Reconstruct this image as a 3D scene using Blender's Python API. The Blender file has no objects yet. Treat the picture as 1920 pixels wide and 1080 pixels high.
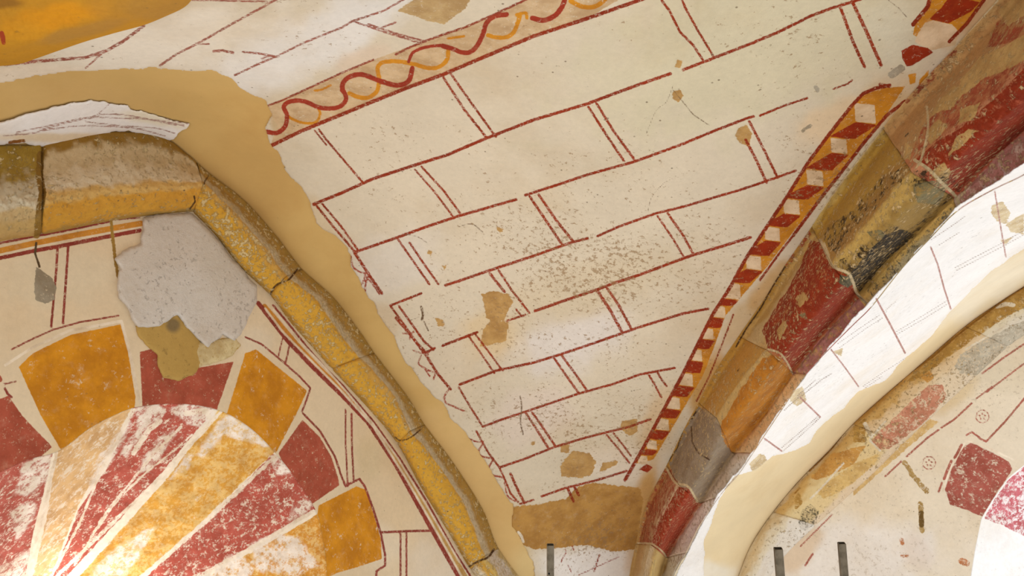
import bpy, math, random
import numpy as np
# ------------------------------------------------------------------ camera, world, lights, exposure
SC = bpy.context.scene
COL = SC.collection
F = 1387.0                      # focal length in pixels of a 1920 px wide frame
PITCH = math.radians(24)
CAM = np.array([0.0, 0.0, 4.6])
cd = bpy.data.cameras.new('camera'); cam = bpy.data.objects.new('camera', cd); COL.objects.link(cam)
cam.location = CAM; cam.rotation_euler = (math.pi/2 + PITCH, 0, 0)
cd.sensor_width = 36; cd.lens = 36*F/1920; cd.clip_start = 0.05
SC.camera = cam
SC.view_settings.view_transform = 'Standard'; SC.view_settings.look = 'None'
SC.view_settings.exposure = 0.0; SC.view_settings.gamma = 1.0
SC.view_settings.use_curve_mapping = False
wd = bpy.data.worlds.new('daylight'); SC.world = wd; wd.use_nodes = True
wd.node_tree.nodes['Background'].inputs[0].default_value = (1.0, 0.98, 0.945, 1)
wd.node_tree.nodes['Background'].inputs[1].default_value = 0.94

cp, sp = math.cos(PITCH), math.sin(PITCH)
def ray(u, v):
    x = (np.asarray(u, float)-960)/F; y = (540-np.asarray(v, float))/F
    return np.stack([x, cp - y*sp, sp + y*cp], -1)
def project(P):
    Q = P - CAM
    zc = Q[..., 1]*cp + Q[..., 2]*sp
    up = -Q[..., 1]*sp + Q[..., 2]*cp
    return 960 + F*Q[..., 0]/zc, 540 - F*up/zc, zc
def pt(u, v, w):
    return CAM + ray(u, v)/np.asarray(w)[..., None]

# vertical planes of the place, relative to the camera's position on plan
AL, AR = math.radians(55), math.radians(35)
S = np.array([0.905, 7.95, 0])                       # the corner where the ribs spring
nL = np.array([-math.sin(AL), math.cos(AL), 0]); dL = nL@S
nR = np.array([math.sin(AR), math.cos(AR), 0]); dR = nR@S
nD = np.array([math.cos(math.radians(10)), math.sin(math.radians(10)), 0]); dD = nD@S
wdir = np.array([math.cos(AL), math.sin(AL), 0])
def plane(n, d):
    return lambda u, v: (ray(u, v)@n)/d
wPL = plane(nL, dL); wPR = plane(nR, dR); wPD = plane(nD, dD); wPE = plane(nD, dD+0.26)
_A = ray(365, 350)/wPL(365, 350)
dG = wdir@_A
wPG = plane(wdir, dG)                                # vertical plane through the ridge of the left vault

def area(name, uv, w, target_uv, tw, size, power, col):
    l = bpy.data.lights.new(name, 'AREA'); l.shape = 'RECTANGLE'; l.size, l.size_y = size
    l.energy = power; l.color = col
    o = bpy.data.objects.new(name, l); COL.objects.link(o)
    p = pt(uv[0], uv[1], w); t = pt(target_uv[0], target_uv[1], tw)
    from mathutils import Vector
    o.location = p; o.rotation_euler = Vector(t-p).to_track_quat('-Z', 'Y').to_euler()
    return o
# daylight coming in by the two windows
area('window_daylight', (40, 1330), plane(nL, dL+.9)(40, 1330), (500, 500), 1/4.2, (0.45, 0.7), 20, (1, .96, .94))
area('window_daylight', (2200, 1500), 1/5.6, (1500, 560), 1/5.0, (1.2, 1.2), 40, (.93, .96, 1))
# added fill lamp, unseen, behind and left of the camera, brightening the right vault
o = area('added_fill', (960, 540), 1/1.0, (960, 540), 1/2.0, (2.0, 2.0), 28, (1, .98, .97))
o.location = (-4.6, -4.2, 2.0)
from mathutils import Vector
o.rotation_euler = (Vector(pt(1640, 600, 1/4.8)) - o.location).to_track_quat('-Z', 'Y').to_euler()
o.data.spread = math.radians(70)

# ------------------------------------------------------------------ maths helpers
RNG = np.random.RandomState(7)
_T = RNG.rand(256, 256)
def vnoise(x, y):
    xi = np.floor(x).astype(int); yi = np.floor(y).astype(int)
    fx = x-xi; fy = y-yi; fx = fx*fx*(3-2*fx); fy = fy*fy*(3-2*fy)
    g = lambda a, b: _T[a % 256, b % 256]
    return (g(xi, yi)*(1-fx)+g(xi+1, yi)*fx)*(1-fy)+(g(xi, yi+1)*(1-fx)+g(xi+1, yi+1)*fx)*fy
def fbm(u, v, sc, oct=3, seed=0):
    a = 0; amp = 1; tot = 0
    for k in range(oct):
        a = a + amp*(vnoise(u/sc*2**k+seed*17.3, v/sc*2**k+seed*5.1)*2-1); tot += amp; amp *= .5
    return a/tot
def P(s):
    """'x,y x,y' -> array"""
    return np.array([[float(c) for c in q.split(',')] for q in s.split()])
def crom(p, n=8):
    p = np.asarray(p, float)
    if len(p) < 3: return p
    q = np.vstack([2*p[0]-p[1], p, 2*p[-1]-p[-2]]); out = []
    for i in range(1, len(q)-2):
        for t in np.arange(n)/n:
            out.append(.5*((2*q[i])+(-q[i-1]+q[i+1])*t+(2*q[i-1]-5*q[i]+4*q[i+1]-q[i+2])*t*t+(-q[i-1]+3*q[i]-3*q[i+1]+q[i+2])*t**3))
    out.append(q[-2]); return np.array(out)
FAR = 40.0
def segdist(u, v, a, b):
    d = b-a; L = max(d@d, 1e-9)
    t = np.clip(((u-a[0])*d[0]+(v-a[1])*d[1])/L, 0, 1)
    return np.hypot(u-a[0]-t*d[0], v-a[1]-t*d[1])
def sdf_strokes(u, v, strokes):
    out = np.full(u.shape, FAR)
    for hw, p in strokes:
        for a, b in zip(p[:-1], p[1:]):
            m = (u > min(a[0], b[0])-FAR)&(u < max(a[0], b[0])+FAR)&(v > min(a[1], b[1])-FAR)&(v < max(a[1], b[1])+FAR)
            if m.any():
                out[m] = np.minimum(out[m], segdist(u[m], v[m], a, b)-hw)
    return out
def sdf_poly(u, v, p, far=FAR):
    out = np.full(u.shape, far)
    lo = p.min(0)-far; hi = p.max(0)+far
    m = (u > lo[0])&(u < hi[0])&(v > lo[1])&(v < hi[1])
    if not m.any(): return out
    U = u[m]; V = v[m]; d = np.full(U.shape, 1e9); ins = np.zeros(U.shape, bool)
    for a, b in zip(p, np.roll(p, -1, 0)):
        d = np.minimum(d, segdist(U, V, a, b))
        c = ((a[1] > V) != (b[1] > V))
        if abs(b[1]-a[1]) > 1e-9:
            ins ^= c & (U < (b[0]-a[0])*(V-a[1])/(b[1]-a[1])+a[0])
    out[m] = np.where(ins, -d, d)
    return out
def sdf_polys(u, v, ps):
    out = np.full(u.shape, FAR)
    for p in ps: out = np.minimum(out, sdf_poly(u, v, p))
    return out
def tps(ctrl):
    c = np.array(ctrl, float); X = c[:, :2]/500; n = len(c)
    def K(a, b):
        r2 = ((a[:, None]-b[None])**2).sum(-1); return .5*r2*np.log(r2+1e-12)
    A = np.zeros((n+3, n+3)); A[:n, :n] = K(X, X)+np.eye(n)*2e-3
    A[:n, n] = 1; A[:n, n+1:] = X; A[n:, :n] = A[:n, n:].T
    s = np.linalg.solve(A, np.r_[c[:, 2], 0, 0, 0])
    def f(u, v):
        u = np.asarray(u, float); v = np.asarray(v, float); sh = np.broadcast(u, v).shape
        q = np.stack([np.broadcast_to(u, sh).ravel(), np.broadcast_to(v, sh).ravel()], -1)/500; out = np.empty(len(q))
        for i in range(0, len(q), 50000):
            Q = q[i:i+50000]; out[i:i+50000] = K(Q, X)@s[:n]+s[n]+Q@s[n+1:]
        return out.reshape(sh)
    return f
def lin(c):
    c = np.asarray(c, float)/255
    return np.where(c <= .04045, c/12.92, ((c+.055)/1.055)**2.4)

# ------------------------------------------------------------------ materials
class NT:
    def __init__(s, name, rough=.85):
        s.m = bpy.data.materials.new(name); s.m.use_nodes = True; s.t = s.m.node_tree
        s.b = s.t.nodes['Principled BSDF']; s.b.inputs['Roughness'].default_value = rough
        s.b.inputs['Specular IOR Level'].default_value = .25
        s.tc = s.t.nodes.new('ShaderNodeTexCoord'); s.cache = {}
    def noise(s, scale, detail=3, rough=.55, off=0):
        k = (scale, detail, rough, off)
        if k not in s.cache:
            n = s.t.nodes.new('ShaderNodeTexNoise'); n.inputs['Scale'].default_value = scale
            n.inputs['Detail'].default_value = detail; n.inputs['Roughness'].default_value = rough
            mp = s.t.nodes.new('ShaderNodeMapping'); mp.inputs['Location'].default_value = (off, off*1.7, off*.3)
            s.t.links.new(s.tc.outputs['Object'], mp.inputs[0]); s.t.links.new(mp.outputs[0], n.inputs['Vector'])
            s.cache[k] = n.outputs['Fac']
        return s.cache[k]
    def math(s, op, a, b=0.0, c=None):
        n = s.t.nodes.new('ShaderNodeMath'); n.operation = op
        for i, x in enumerate([a, b] if c is None else [a, b, c]):
            if isinstance(x, (int, float)): n.inputs[i].default_value = x
            else: s.t.links.new(x, n.inputs[i])
        return n.outputs[0]
    def ramp(s, x, a, b, smooth=True):
        n = s.t.nodes.new('ShaderNodeMapRange'); n.interpolation_type = 'SMOOTHSTEP' if smooth else 'LINEAR'
        s.t.links.new(x, n.inputs[0]); n.inputs[1].default_value = a; n.inputs[2].default_value = b
        n.inputs[3].default_value = 0; n.inputs[4].default_value = 1
        return n.outputs[0]
    def rampdown(s, x, a, b): return s.math('SUBTRACT', 1.0, s.ramp(x, a, b))
    def attr(s, name, col=False):
        n = s.t.nodes.new('ShaderNodeAttribute'); n.attribute_name = name
        return n.outputs['Color' if col else 'Fac']
    def mix(s, fac, a, b, mode='MIX'):
        n = s.t.nodes.new('ShaderNodeMix'); n.data_type = 'RGBA'; n.blend_type = mode
        for i, x in ((0, fac), (6, a), (7, b)):
            if isinstance(x, (int, float)): n.inputs[i].default_value = x
            elif isinstance(x, (tuple, list, np.ndarray)): n.inputs[i].default_value = (*x[:3], 1)
            else: s.t.links.new(x, n.inputs[i])
        return n.outputs[2]
def wallpaint(name, layers, pits=.5, pitcol=(150, 118, 80), bump=.35, grain=14, rough=.85, rough_stone=0, grainmix=.8):
    """base colour attribute, then painted layers from distance attributes, then small losses"""
    N = NT(name, rough)
    c = N.attr('base', True)
    var = N.math('MULTIPLY_ADD', N.noise(3.1, 5, .6), .22, .89)
    c = N.mix(1.0, c, N.mix(0.0, (1, 1, 1), (1, 1, 1)), 'MULTIPLY')
    cv = N.t.nodes.new('ShaderNodeCombineColor')
    for i in range(3): N.t.links.new(var, cv.inputs[i])
    c = N.mix(.9, c, cv.outputs[0], 'MULTIPLY')
    c = N.mix(N.math('MULTIPLY', N.ramp(N.noise(1.3, 6, .65, 51), .45, .75), .30), c, N.mix(1.0, c, lin((222, 200, 160)), 'MULTIPLY'))
    gv = N.math('MULTIPLY_ADD', N.noise(34, 6, .75, 53), .34, .83)
    cg = N.t.nodes.new('ShaderNodeCombineColor')
    for i in range(3): N.t.links.new(gv, cg.inputs[i])
    hs = None
    for L in layers:
        nm, col, amp, wear = L[:4]; esc = L[4] if len(L) > 4 else 60; wsc = L[5] if len(L) > 5 else 45
        soft = L[6] if len(L) > 6 else .8
        d = N.math('ADD', N.attr(nm), N.math('MULTIPLY', N.math('SUBTRACT', N.noise(esc, 4, .6, 3), .5), amp))
        m = N.rampdown(d, -soft, soft)
        if wear > 0:
            thr = .63 - wear*.34
            wn = N.math('MULTIPLY_ADD', N.noise(wsc*3.1, 4, .7, 13), .38, N.math('MULTIPLY', N.noise(wsc, 6, .72, 11), .62))
            m = N.math('MULTIPLY', m, N.math('SUBTRACT', 1.0, N.math('MULTIPLY', N.ramp(wn, thr-.04, thr+.06), .85)))
        cl = N.mix(N.ramp(N.noise(7, 5, .65, 5), .35, .68), lin(col), lin(np.clip(np.array(col)*np.array([.87, .83, .78]), 0, 255)))
        c = N.mix(N.math('MULTIPLY', m, N.ramp(N.noise(16, 6, .7, 17), -.25, .50)), c, cl)
    if pits > 0:
        pa = N.attr('pits')
        p1 = N.noise(34, 8, .75, 23); p2 = N.noise(2.2, 3, .5, 31)
        x = N.math('ADD', N.math('MULTIPLY', p1, 1.0), N.math('MULTIPLY', p2, .22))
        x = N.math('ADD', x, N.math('MULTIPLY', pa, .115))
        m = N.math('MULTIPLY', N.ramp(x, .735, .775), pits)
        c = N.mix(m, c, lin(pitcol))
        v = N.t.nodes.new('ShaderNodeTexVoronoi'); v.inputs['Scale'].default_value = 15; v.inputs['Randomness'].default_value = 1
        N.t.links.new(N.tc.outputs['Object'], v.inputs['Vector'])
        w = N.math('MULTIPLY', N.rampdown(v.outputs['Distance'], .05, .11), N.ramp(N.noise(4.5, 2, .5, 41), .52, .6))
        c = N.mix(N.math('MULTIPLY', w, pits), c, lin((105, 85, 60)))
        hs = m
    c = N.mix(grainmix, c, cg.outputs[0], 'MULTIPLY')
    N.t.links.new(c, N.b.inputs['Base Color'])
    bp = N.t.nodes.new('ShaderNodeBump'); bp.inputs['Distance'].default_value = .012; bp.inputs['Strength'].default_value = bump
    h = N.math('ADD', N.math('MULTIPLY', N.noise(grain, 8, .62, 2), .8), N.math('MULTIPLY', N.noise(grain*6, 4, .7, 9), .25))
    if hs is not None: h = N.math('SUBTRACT', h, N.math('MULTIPLY', hs, .35))
    if rough_stone:
        h = N.math('ADD', h, N.math('MULTIPLY', N.noise(grain*2.5, 8, .8, 6), rough_stone))
    N.t.links.new(h, bp.inputs['Height']); N.t.links.new(bp.outputs[0], N.b.inputs['Normal'])
    return N.m

# ------------------------------------------------------------------ building
def blobs(u, v, base, bl):
    """base colour plus soft colour patches (x, y, rx, ry, angle, colour, strength)"""
    c = np.broadcast_to(lin(base), u.shape+(3,)).copy()
    for x, y, rx, ry, an, col, st in bl:
        a = math.radians(an); du = u-x; dv = v-y
        p = (du*math.cos(a)+dv*math.sin(a))/rx; q = (-du*math.sin(a)+dv*math.cos(a))/ry
        r = np.sqrt(p*p+q*q) + .35*fbm(u, v, 38, 3, int(abs(x)) % 13)
        k = np.clip((1.25-r)/.75, 0, 1); k = (k*k*(3-2*k)*st)[..., None]
        c = c*(1-k)+lin(col)*k
    return c
def finish(name, V, faces, u, v, mat, base, fields, pits, parent=None, loc=None):
    me = bpy.data.meshes.new(name)
    loc = np.zeros(3) if loc is None else np.asarray(loc)
    me.vertices.add(len(V)); me.vertices.foreach_set('co', (V-loc).astype(np.float32).ravel())
    nf = len(faces); me.loops.add(nf*4); me.polygons.add(nf)
    me.loops.foreach_set('vertex_index', faces.astype(np.int32).ravel())
    me.polygons.foreach_set('loop_start', np.arange(0, nf*4, 4, dtype=np.int32))
    me.polygons.foreach_set('use_smooth', np.ones(nf, bool))
    me.update(); me.validate()
    a = me.attributes.new('base', 'FLOAT_COLOR', 'POINT')
    a.data.foreach_set('color', np.c_[base, np.ones(len(base))].astype(np.float32).ravel())
    for k, x in fields.items():
        a = me.attributes.new(k, 'FLOAT', 'POINT'); a.data.foreach_set('value', x.astype(np.float32))
    a = me.attributes.new('pits', 'FLOAT', 'POINT'); a.data.foreach_set('value', np.broadcast_to(pits, len(V)).astype(np.float32))
    me.materials.append(mat)
    o = bpy.data.objects.new(name, me); COL.objects.link(o)
    if parent is not None: o.parent = parent
    else: o.location = loc
    return o
def axis(lo, hi, flo, fhi, step, big=14):
    a = []
    x = lo
    while x < hi:
        a.append(x); x += step if flo-1 <= x < fhi+1 else big
    a.append(hi); return np.array(a, float)
def sheet(name, region, wf, mat, basef, fieldf, pitsf=0.0, holes=(), rag=0, ragsc=25, relief=None, raise_=0, step=2.5, parent=None, kind=None, wall_back=.0):
    lo = region.min(0)-6; hi = region.max(0)+6
    gu, gv = np.meshgrid(axis(lo[0], hi[0], 0, 1920, step), axis(lo[1], hi[1], 0, 1080, step))
    sd = sdf_poly(gu, gv, region, 1e4)
    for h in holes: sd = np.maximum(sd, -sdf_poly(gu, gv, h, 1e4))
    if rag: sd = sd + rag*fbm(gu, gv, ragsc, 4, 3)
    gy, gx = np.gradient(sd); gy /= np.maximum(np.gradient(gv, axis=0), 1e-6); gx /= np.maximum(np.gradient(gu, axis=1), 1e-6)
    g = np.maximum(np.hypot(gx, gy), .3)
    ins = sd < 0
    cell = ins[:-1, :-1]|ins[1:, :-1]|ins[:-1, 1:]|ins[1:, 1:]
    out = sd > 0
    lim = np.where((gu > -2)&(gu < 1922)&(gv > -2)&(gv < 1082), 4, 16); nu = np.where(out, gu-np.clip(sd, 0, lim)*gx/g**2, gu); nv = np.where(out, gv-np.clip(sd, 0, lim)*gy/g**2, gv)
    H, W = gu.shape; idx = np.arange(H*W).reshape(H, W)
    q = np.stack([idx[:-1, :-1], idx[1:, :-1], idx[1:, 1:], idx[:-1, 1:]], -1)[cell]
    used = np.unique(q); rm = np.full(H*W, -1); rm[used] = np.arange(len(used)); q = rm[q]
    u = nu.ravel()[used]; v = nv.ravel()[used]; s_ = sd.ravel()[used]
    z = 1/wf(u, v)
    f = fieldf(u, v)
    off = np.zeros(len(u))
    if relief is not None: off = off + relief(u, v, f)
    if raise_: off = off + raise_*(1-np.exp(-np.clip(-s_, 0, None)/2.2)) - .006*(s_ > 0)
    if wall_back: off = off - wall_back*(s_ > 0)
    z = z-off
    V = CAM + ray(u, v)*z[:, None]
    return finish(name, V, q, u, v, mat, basef(u, v), f, pitsf(u, v) if callable(pitsf) else pitsf, parent)
def loft(name, rails, wfs, offs, mat, colf, fieldf, s0, s1, nsub=10, parent=None, loc=None, groove=(.03, .03), bumpy=.006, seed=0, pits=0.0, flat_ends=False, step=2.5):
    """stone of a rib: rails are station lists in step with each other; s0..s1 the part of them this stone takes"""
    R = [crom(r, 24) for r in rails]            # 24 samples per station
    Lpx = max(np.hypot(*np.diff(r[int(s0*24):int(s1*24)+1], axis=0).T).sum() for r in R)
    ns = max(6, int(Lpx/step)); s = np.linspace(s0, s1, ns+1)
    ru = []; rv = []; rz = []
    for r, wf, of in zip(R, wfs, offs):
        x = np.interp(s*24, np.arange(len(r)), r[:, 0]); y = np.interp(s*24, np.arange(len(r)), r[:, 1])
        ru.append(x); rv.append(y); rz.append(1/wf(x, y)-of)
    ru, rv, rz = map(np.array, (ru, rv, rz))
    n = len(R); Wpx = np.hypot(ru[-1]-ru[0], rv[-1]-rv[0]).max(); nt = max(8, int(Wpx/step))
    t = np.linspace(0, n-1, nt+1)
    def acr(a):
        q = np.vstack([2*a[0]-a[1], a, 2*a[-1]-a[-2]]); i = np.minimum(t.astype(int), n-2); f = (t-i)[:, None]
        p0, p1, p2, p3 = q[i], q[i+1], q[i+2], q[i+3]
        c = .5*((2*p1)+(-p0+p2)*f+(2*p0-5*p1+4*p2-p3)*f*f+(-p0+3*p1-3*p2+p3)*f**3)
        l = p1*(1-f)+p2*f
        return c*.6+l*.4
    U = acr(ru); Vv = acr(rv); Z = acr(rz)
    dpx0 = (s-s0)/(s1-s0)*Lpx; dpx1 = Lpx-dpx0
    wig = 1+.5*fbm(U, Vv, 14, 3, seed+1)
    Z = Z + groove[0]*np.exp(-(dpx0[None]/(3.2*wig))**2) + groove[1]*np.exp(-(dpx1[None]/(3.2*wig))**2)
    Z = Z - bumpy*np.sqrt(np.clip(np.sin(np.pi*t/(n-1)), 0, 1))[:, None]*(fbm(U, Vv, 26, 4, seed)+.5*fbm(U, Vv, 7, 2, seed+5))
    # returns at both sides and both ends, going back into the vault
    U2 = np.pad(U, 1, mode='edge'); V2 = np.pad(Vv, 1, mode='edge'); Z2 = np.pad(Z, 1, mode='edge')
    Z2[0] += .14; Z2[-1] += .14; Z2[1:-1, 0] += .14; Z2[1:-1, -1] += .14
    H, W = U2.shape; idx = np.arange(H*W).reshape(H, W)
    q = np.stack([idx[:-1, :-1], idx[1:, :-1], idx[1:, 1:], idx[:-1, 1:]], -1).reshape(-1, 4)
    u = U2.ravel(); v = V2.ravel(); V = CAM + ray(u, v)*Z2.ravel()[:, None]
    # face the camera
    a, b, c = V[q[len(q)//2][0]], V[q[len(q)//2][1]], V[q[len(q)//2][2]]
    if np.cross(b-a, c-b)@(CAM-a) < 0: q = q[:, ::-1]
    tt = np.pad(np.repeat(t[:, None], ns+1, 1), 1, mode='edge').ravel()
    ss = np.pad(np.repeat(s[None], nt+1, 0), 1, mode='edge').ravel()
    return finish(name, V, q, u, v, mat, colf(u, v, tt, ss), fieldf(u, v), pits, parent, loc)
def empty(name, loc, label, cat, group=None):
    o = bpy.data.objects.new(name, None); COL.objects.link(o); o.location = loc
    o.empty_display_size = .1; o['label'] = label; o['category'] = cat
    if group: o['group'] = group
    return o
def stops(cols, jit=.35, sc=22, seed=0):
    C = np.array([lin(c) for c in cols]); n = len(cols)
    def f(u, v, t, s):
        x = np.clip(t + jit*fbm(u, v, sc, 4, seed), 0, n-1); i = np.minimum(x.astype(int), n-2); k = (x-i)[:, None]
        k = np.clip((k-.5)*2.2+.5, 0, 1); k = k*k*(3-2*k)
        return C[i]*(1-k)+C[i+1]*k
    return f

# ------------------------------------------------------------------ curves traced on the place
# wall rib on the left: inner edge, pale crest, outer edge, all station by station
RI = P('-420,520 -120,482 0,453 78,440 210,414 300,402 359,397 366,402 405,442 450,500 506,553 545,605 585,650 622,692 690,765 745,832 790,915 845,1005 882,1068 950,1170 1010,1260')
RC = P('-420,425 -120,400 0,382 80,374 205,356 300,350 372,346 386,350 435,398 485,455 535,520 585,560 640,638 672,672 730,735 768,808 815,868 868,952 908,1043 975,1140 1035,1235')
RO = P('-420,330 -120,295 0,274 78,271 200,248 300,256 352,290 388,322 458,376 520,445 566,504 625,558 678,626 702,662 765,745 796,796 850,868 905,955 935,1028 1000,1120 1060,1220')
RJ = [0, 3, 6.5, 10, 13, 15, 18, 20]          # stations where the stones meet
def rmid(a, b, k): return a*(1-k)+b*k
wWeb0 = lambda u, v: 1/(1/wPL(u, v)-.12)
# diagonal rib, from the springer up over the camera's right
DA = P('1168,1180 1180,1080 1192,1020 1212,945 1250,872 1285,800 1310,755 1345,690 1385,630 1432,562 1470,500 1522,425 1560,365 1602,308 1655,240 1712,172 1780,100 1870,0 1960,-100')
DC = P('1192,1190 1208,1080 1222,1022 1240,965 1272,908 1310,850 1345,785 1392,715 1440,658 1480,605 1520,555 1562,500 1602,455 1650,398 1712,325 1790,248 1870,180 1960,85 2060,-10')
DD = P('1215,1200 1238,1080 1249,1045 1275,1000 1312,943 1345,890 1372,848 1440,762 1484,697 1530,640 1565,598 1606,553 1662,490 1705,445 1785,368 1850,308 1920,245 2010,160 2110,70')
DE = P('1238,1210 1264,1080 1290,1035 1312,990 1350,930 1385,890 1412,850 1462,775 1512,702 1560,650 1602,608 1636,574 1695,500 1745,447 1796,396 1860,358 1935,320 2030,250 2130,160')
DJ = [0, 2, 4, 6, 8, 11, 14, 18]
# right wall rib
QA = P('1340,1200 1385,1080 1410,1020 1450,960 1500,900 1555,845 1600,795 1670,732 1740,672 1810,612 1870,570 1925,535 2040,470 2160,410')
QD = P('1400,1200 1445,1080 1478,1035 1530,985 1585,935 1640,885 1690,835 1760,770 1830,705 1890,650 1925,625 1990,580 2100,510 2200,450')

L1 = [(x, y, float(wWeb0(x, y))) for x, y in RO]
RG = P('330,330 505,250 640,190 770,140 900,90 1040,40 1160,-10 1330,-80 1500,-150')
G1 = [(x, y, float(wPG(x, y))) for x, y in RG[2:]]
D1 = [(x, y, float(wPD(x, y))) for x, y in DA[:17:2]]
UL = [(0, 0, 1/2.75), (-260, -120, 1/2.3), (330, -160, 1/2.2), (-260, 60, 1/2.7), (150, 60, 1/3.0)]
wV = tps(L1 + G1 + D1 + UL)
R1 = [(x, y, 1/(1/float(wPR(x, y))-.10)) for x, y in QA]
E1 = [(x, y, float(wPE(x, y))) for x, y in DE]
wW = tps(R1 + E1)

# ------------------------------------------------------------------ the vault above the middle: plaster painted with masonry lines
CREAM = (212, 198, 174)
RED = (150, 47, 30)
def K(hw, s, smooth=False):
    p = P(s); return (hw, crom(p, 6) if smooth else p)
courses = [
 K(3.6, '507,274 560,248 600,231 640,215 700,190 770,162 830,140 900,110 1000,68 1100,35 1200,0 1300,-38'),
 K(3.0, '588,383 640,362 700,335 770,312 840,290 905,262 1000,225 1100,195 1180,165 1257,138'),
 K(2.8, '1281,131 1335,110 1400,85 1460,60 1520,30 1560,15 1610,0 1680,-30'),
 K(2.7, '665,473 740,447 800,425 860,405 968,374'), K(2.6, '985,366 1050,345 1100,328 1190,303 1280,270 1340,245 1400,222 1413,218'),
 K(2.2, '1425,217 1470,198 1514,184'), K(1.8, '1562,167 1590,157 1598,150'),
 K(2.3, '732,573 790,550'), K(2.6, '835,535 860,527 915,508 1000,480 1070,455 1102,447'), K(2.4, '1120,443 1160,425 1230,400 1280,388 1340,370 1385,357 1430,342 1492,320'),
 K(2.3, '797,661 815,653'), K(2.6, '830,648 895,623'), K(2.1, '950,602 985,590'), K(2.8, '1003,583 1060,563 1120,543 1145,533 1200,515 1280,485 1300,478 1350,463 1407,445'),
 K(2.5, '862,721 930,695 1000,680 1040,668 1100,648 1160,627 1200,613 1280,588 1328,579'),
 K(2.3, '905,800 940,787 985,772 1085,738 1150,720 1200,702 1265,690'),
 K(2.3, '938,876 985,860 1040,838 1100,820 1140,810 1180,800 1220,786'),
 K(1.9, '975,945 1001,937'), K(2.2, '1015,931 1060,915 1120,900 1175,883'),
]
joints = [
 K(2.4, '830,143 870,205 912,258'), K(2.2, '845,138 885,195 930,257'), K(2.0, '598,243 612,262 640,295 681,343'), K(1.6, '590,245 612,272'),
 K(2.4, '1103,200 1135,250 1170,302'), K(2.4, '1118,193 1150,245 1190,300'),
 K(2.4, '1240,0 1255,20 1275,60 1300,85 1318,113'), K(2.2, '1275,-10 1285,15 1310,60 1338,106'),
 K(3.0, '1575,12 1600,80 1621,125'), K(3.4, '1598,3 1625,60 1652,122'),
 K(1.9, '778,318 815,360 850,407'), K(2.0, '790,312 832,358 865,403'),
 K(2.1, '745,447 775,490 805,533'), K(2.1, '768,455 795,495 822,533'),
 K(2.5, '993,368 1028,420 1055,460'), K(2.6, '1010,365 1042,412 1075,453'),
 K(2.8, '1398,262 1418,300 1437,342'), K(2.5, '1405,228 1432,280 1458,333'),
 K(2.6, '918,512 932,530 946,547'), K(2.1, '935,507 960,545 993,587'), K(1.8, '968,580 978,593'),
 K(2.0, '1233,405 1260,445 1281,480'), K(2.4, '1252,400 1280,440 1301,478'),
 K(1.9, '877,628 900,660 927,700'), K(1.9, '890,625 915,658 942,695'),
 K(3.0, '1120,545 1143,580 1166,622'), K(2.6, '1138,540 1160,572 1184,617'),
 K(2.2, '1038,670 1062,705 1086,738'), K(2.3, '1052,665 1078,700 1101,733'),
 K(2.3, '985,773 1008,808 1028,840'), K(2.3, '998,773 1020,805 1041,836'),
 K(2.0, '1216,702 1228,722 1240,745'), K(2.1, '1232,697 1240,711 1250,724'),
 K(1.9, '1137,815 1160,842 1180,868'), K(1.8, '1150,812 1168,834 1183,855'),
 K(2.6, '957,888 970,917 983,943'), K(2.6, '1065,917 1070,928 1075,940'), K(2.8, '1077,913 1085,928'),
 K(2.2, '592,384 625,425 668,475'), K(2.0, '604,382 640,425 672,470'),
 K(2.8, '664,473 680,497 695,520 716,550'), K(2.0, '733,575 755,605 780,640 802,664'), K(2.2, '748,574 770,605 795,640 813,656'),
 K(2.6, '742,596 765,622 790,655 800,668 820,700 845,730'), K(2.0, '860,726 880,760 905,800'), K(2.0, '893,808 915,848 936,876 945,895 957,925 972,942'),
]
scrolls = [K(1.6, '658,480 662,500 675,510 688,512', 1), K(2.0, '692,515 686,530 684,548', 1), K(1.6, '688,520 700,535 712,552', 1), K(1.5, '686,512 680,530 672,535 662,525', 1),
 K(1.7, '755,625 768,626 776,622', 1), K(1.7, '770,628 768,636'), K(1.6, '790,666 785,682 800,692 812,698', 1), K(1.6, '818,696 812,712', 1),
 K(1.5, '796,690 806,706', 1), K(1.8, '843,728 834,742 836,755 850,762 870,770', 1), K(1.6, '878,822 893,828 906,828', 1), K(1.9, '905,832 897,848 905,856 925,860', 1),
 K(1.9, '925,862 916,878 922,890 942,895', 1), K(1.5, '775,657 790,662 805,660', 1), K(1.4, '946,905 952,930 966,940', 1), K(1.3, '1062,1036 1054,1048 1052,1054'), K(1.2, '1160,1044 1130,1058 1085,1078'), K(1.6, '1124,1040 1118,1058 1114,1072'), K(1.2, '1060,1030 1062,1035'), K(1.2, '1073,1024 1076,1032'), K(1.1, '1065,1060 1072,1074')]
cracks1 = [K(.7, '1262,160 1250,190 1232,205 1222,225 1212,250', 1), K(.7, '1215,395 1222,370 1243,345 1260,335', 1), K(.8, '1665,0 1685,15 1700,32'), K(1.4, '975,742 978,762 976,790 981,815', 1), K(2.2, '790,575 793,590 791,600'), K(.8, '1263,170 1300,215 1330,235'), K(1.2, '795,603 803,620'),
  K(.7, '735,450 760,440 785,445 800,455', 1), K(.9, '860,425 885,420 905,435', 1), K(.6, '770,600 785,595'), K(1.3, '1199,1023 1205,1038')]
wred = [K(4.2, '500,247 520,249 535,236 538,216 532,200 545,190 570,190 600,202 625,203 640,198 649,185 643,168', 1), K(4.6, '642,170 643,156 656,144 680,140 713,152 745,160 766,152 773,128', 1),
 K(3.0, '766,116 775,98 800,88 830,85', 1), K(4.4, '830,86 850,92 865,98 880,98 893,88 905,65 913,42 930,30 950,27', 1), K(4.8, '998,34 1020,38 1042,28 1055,10 1062,-12', 1)]
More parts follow.
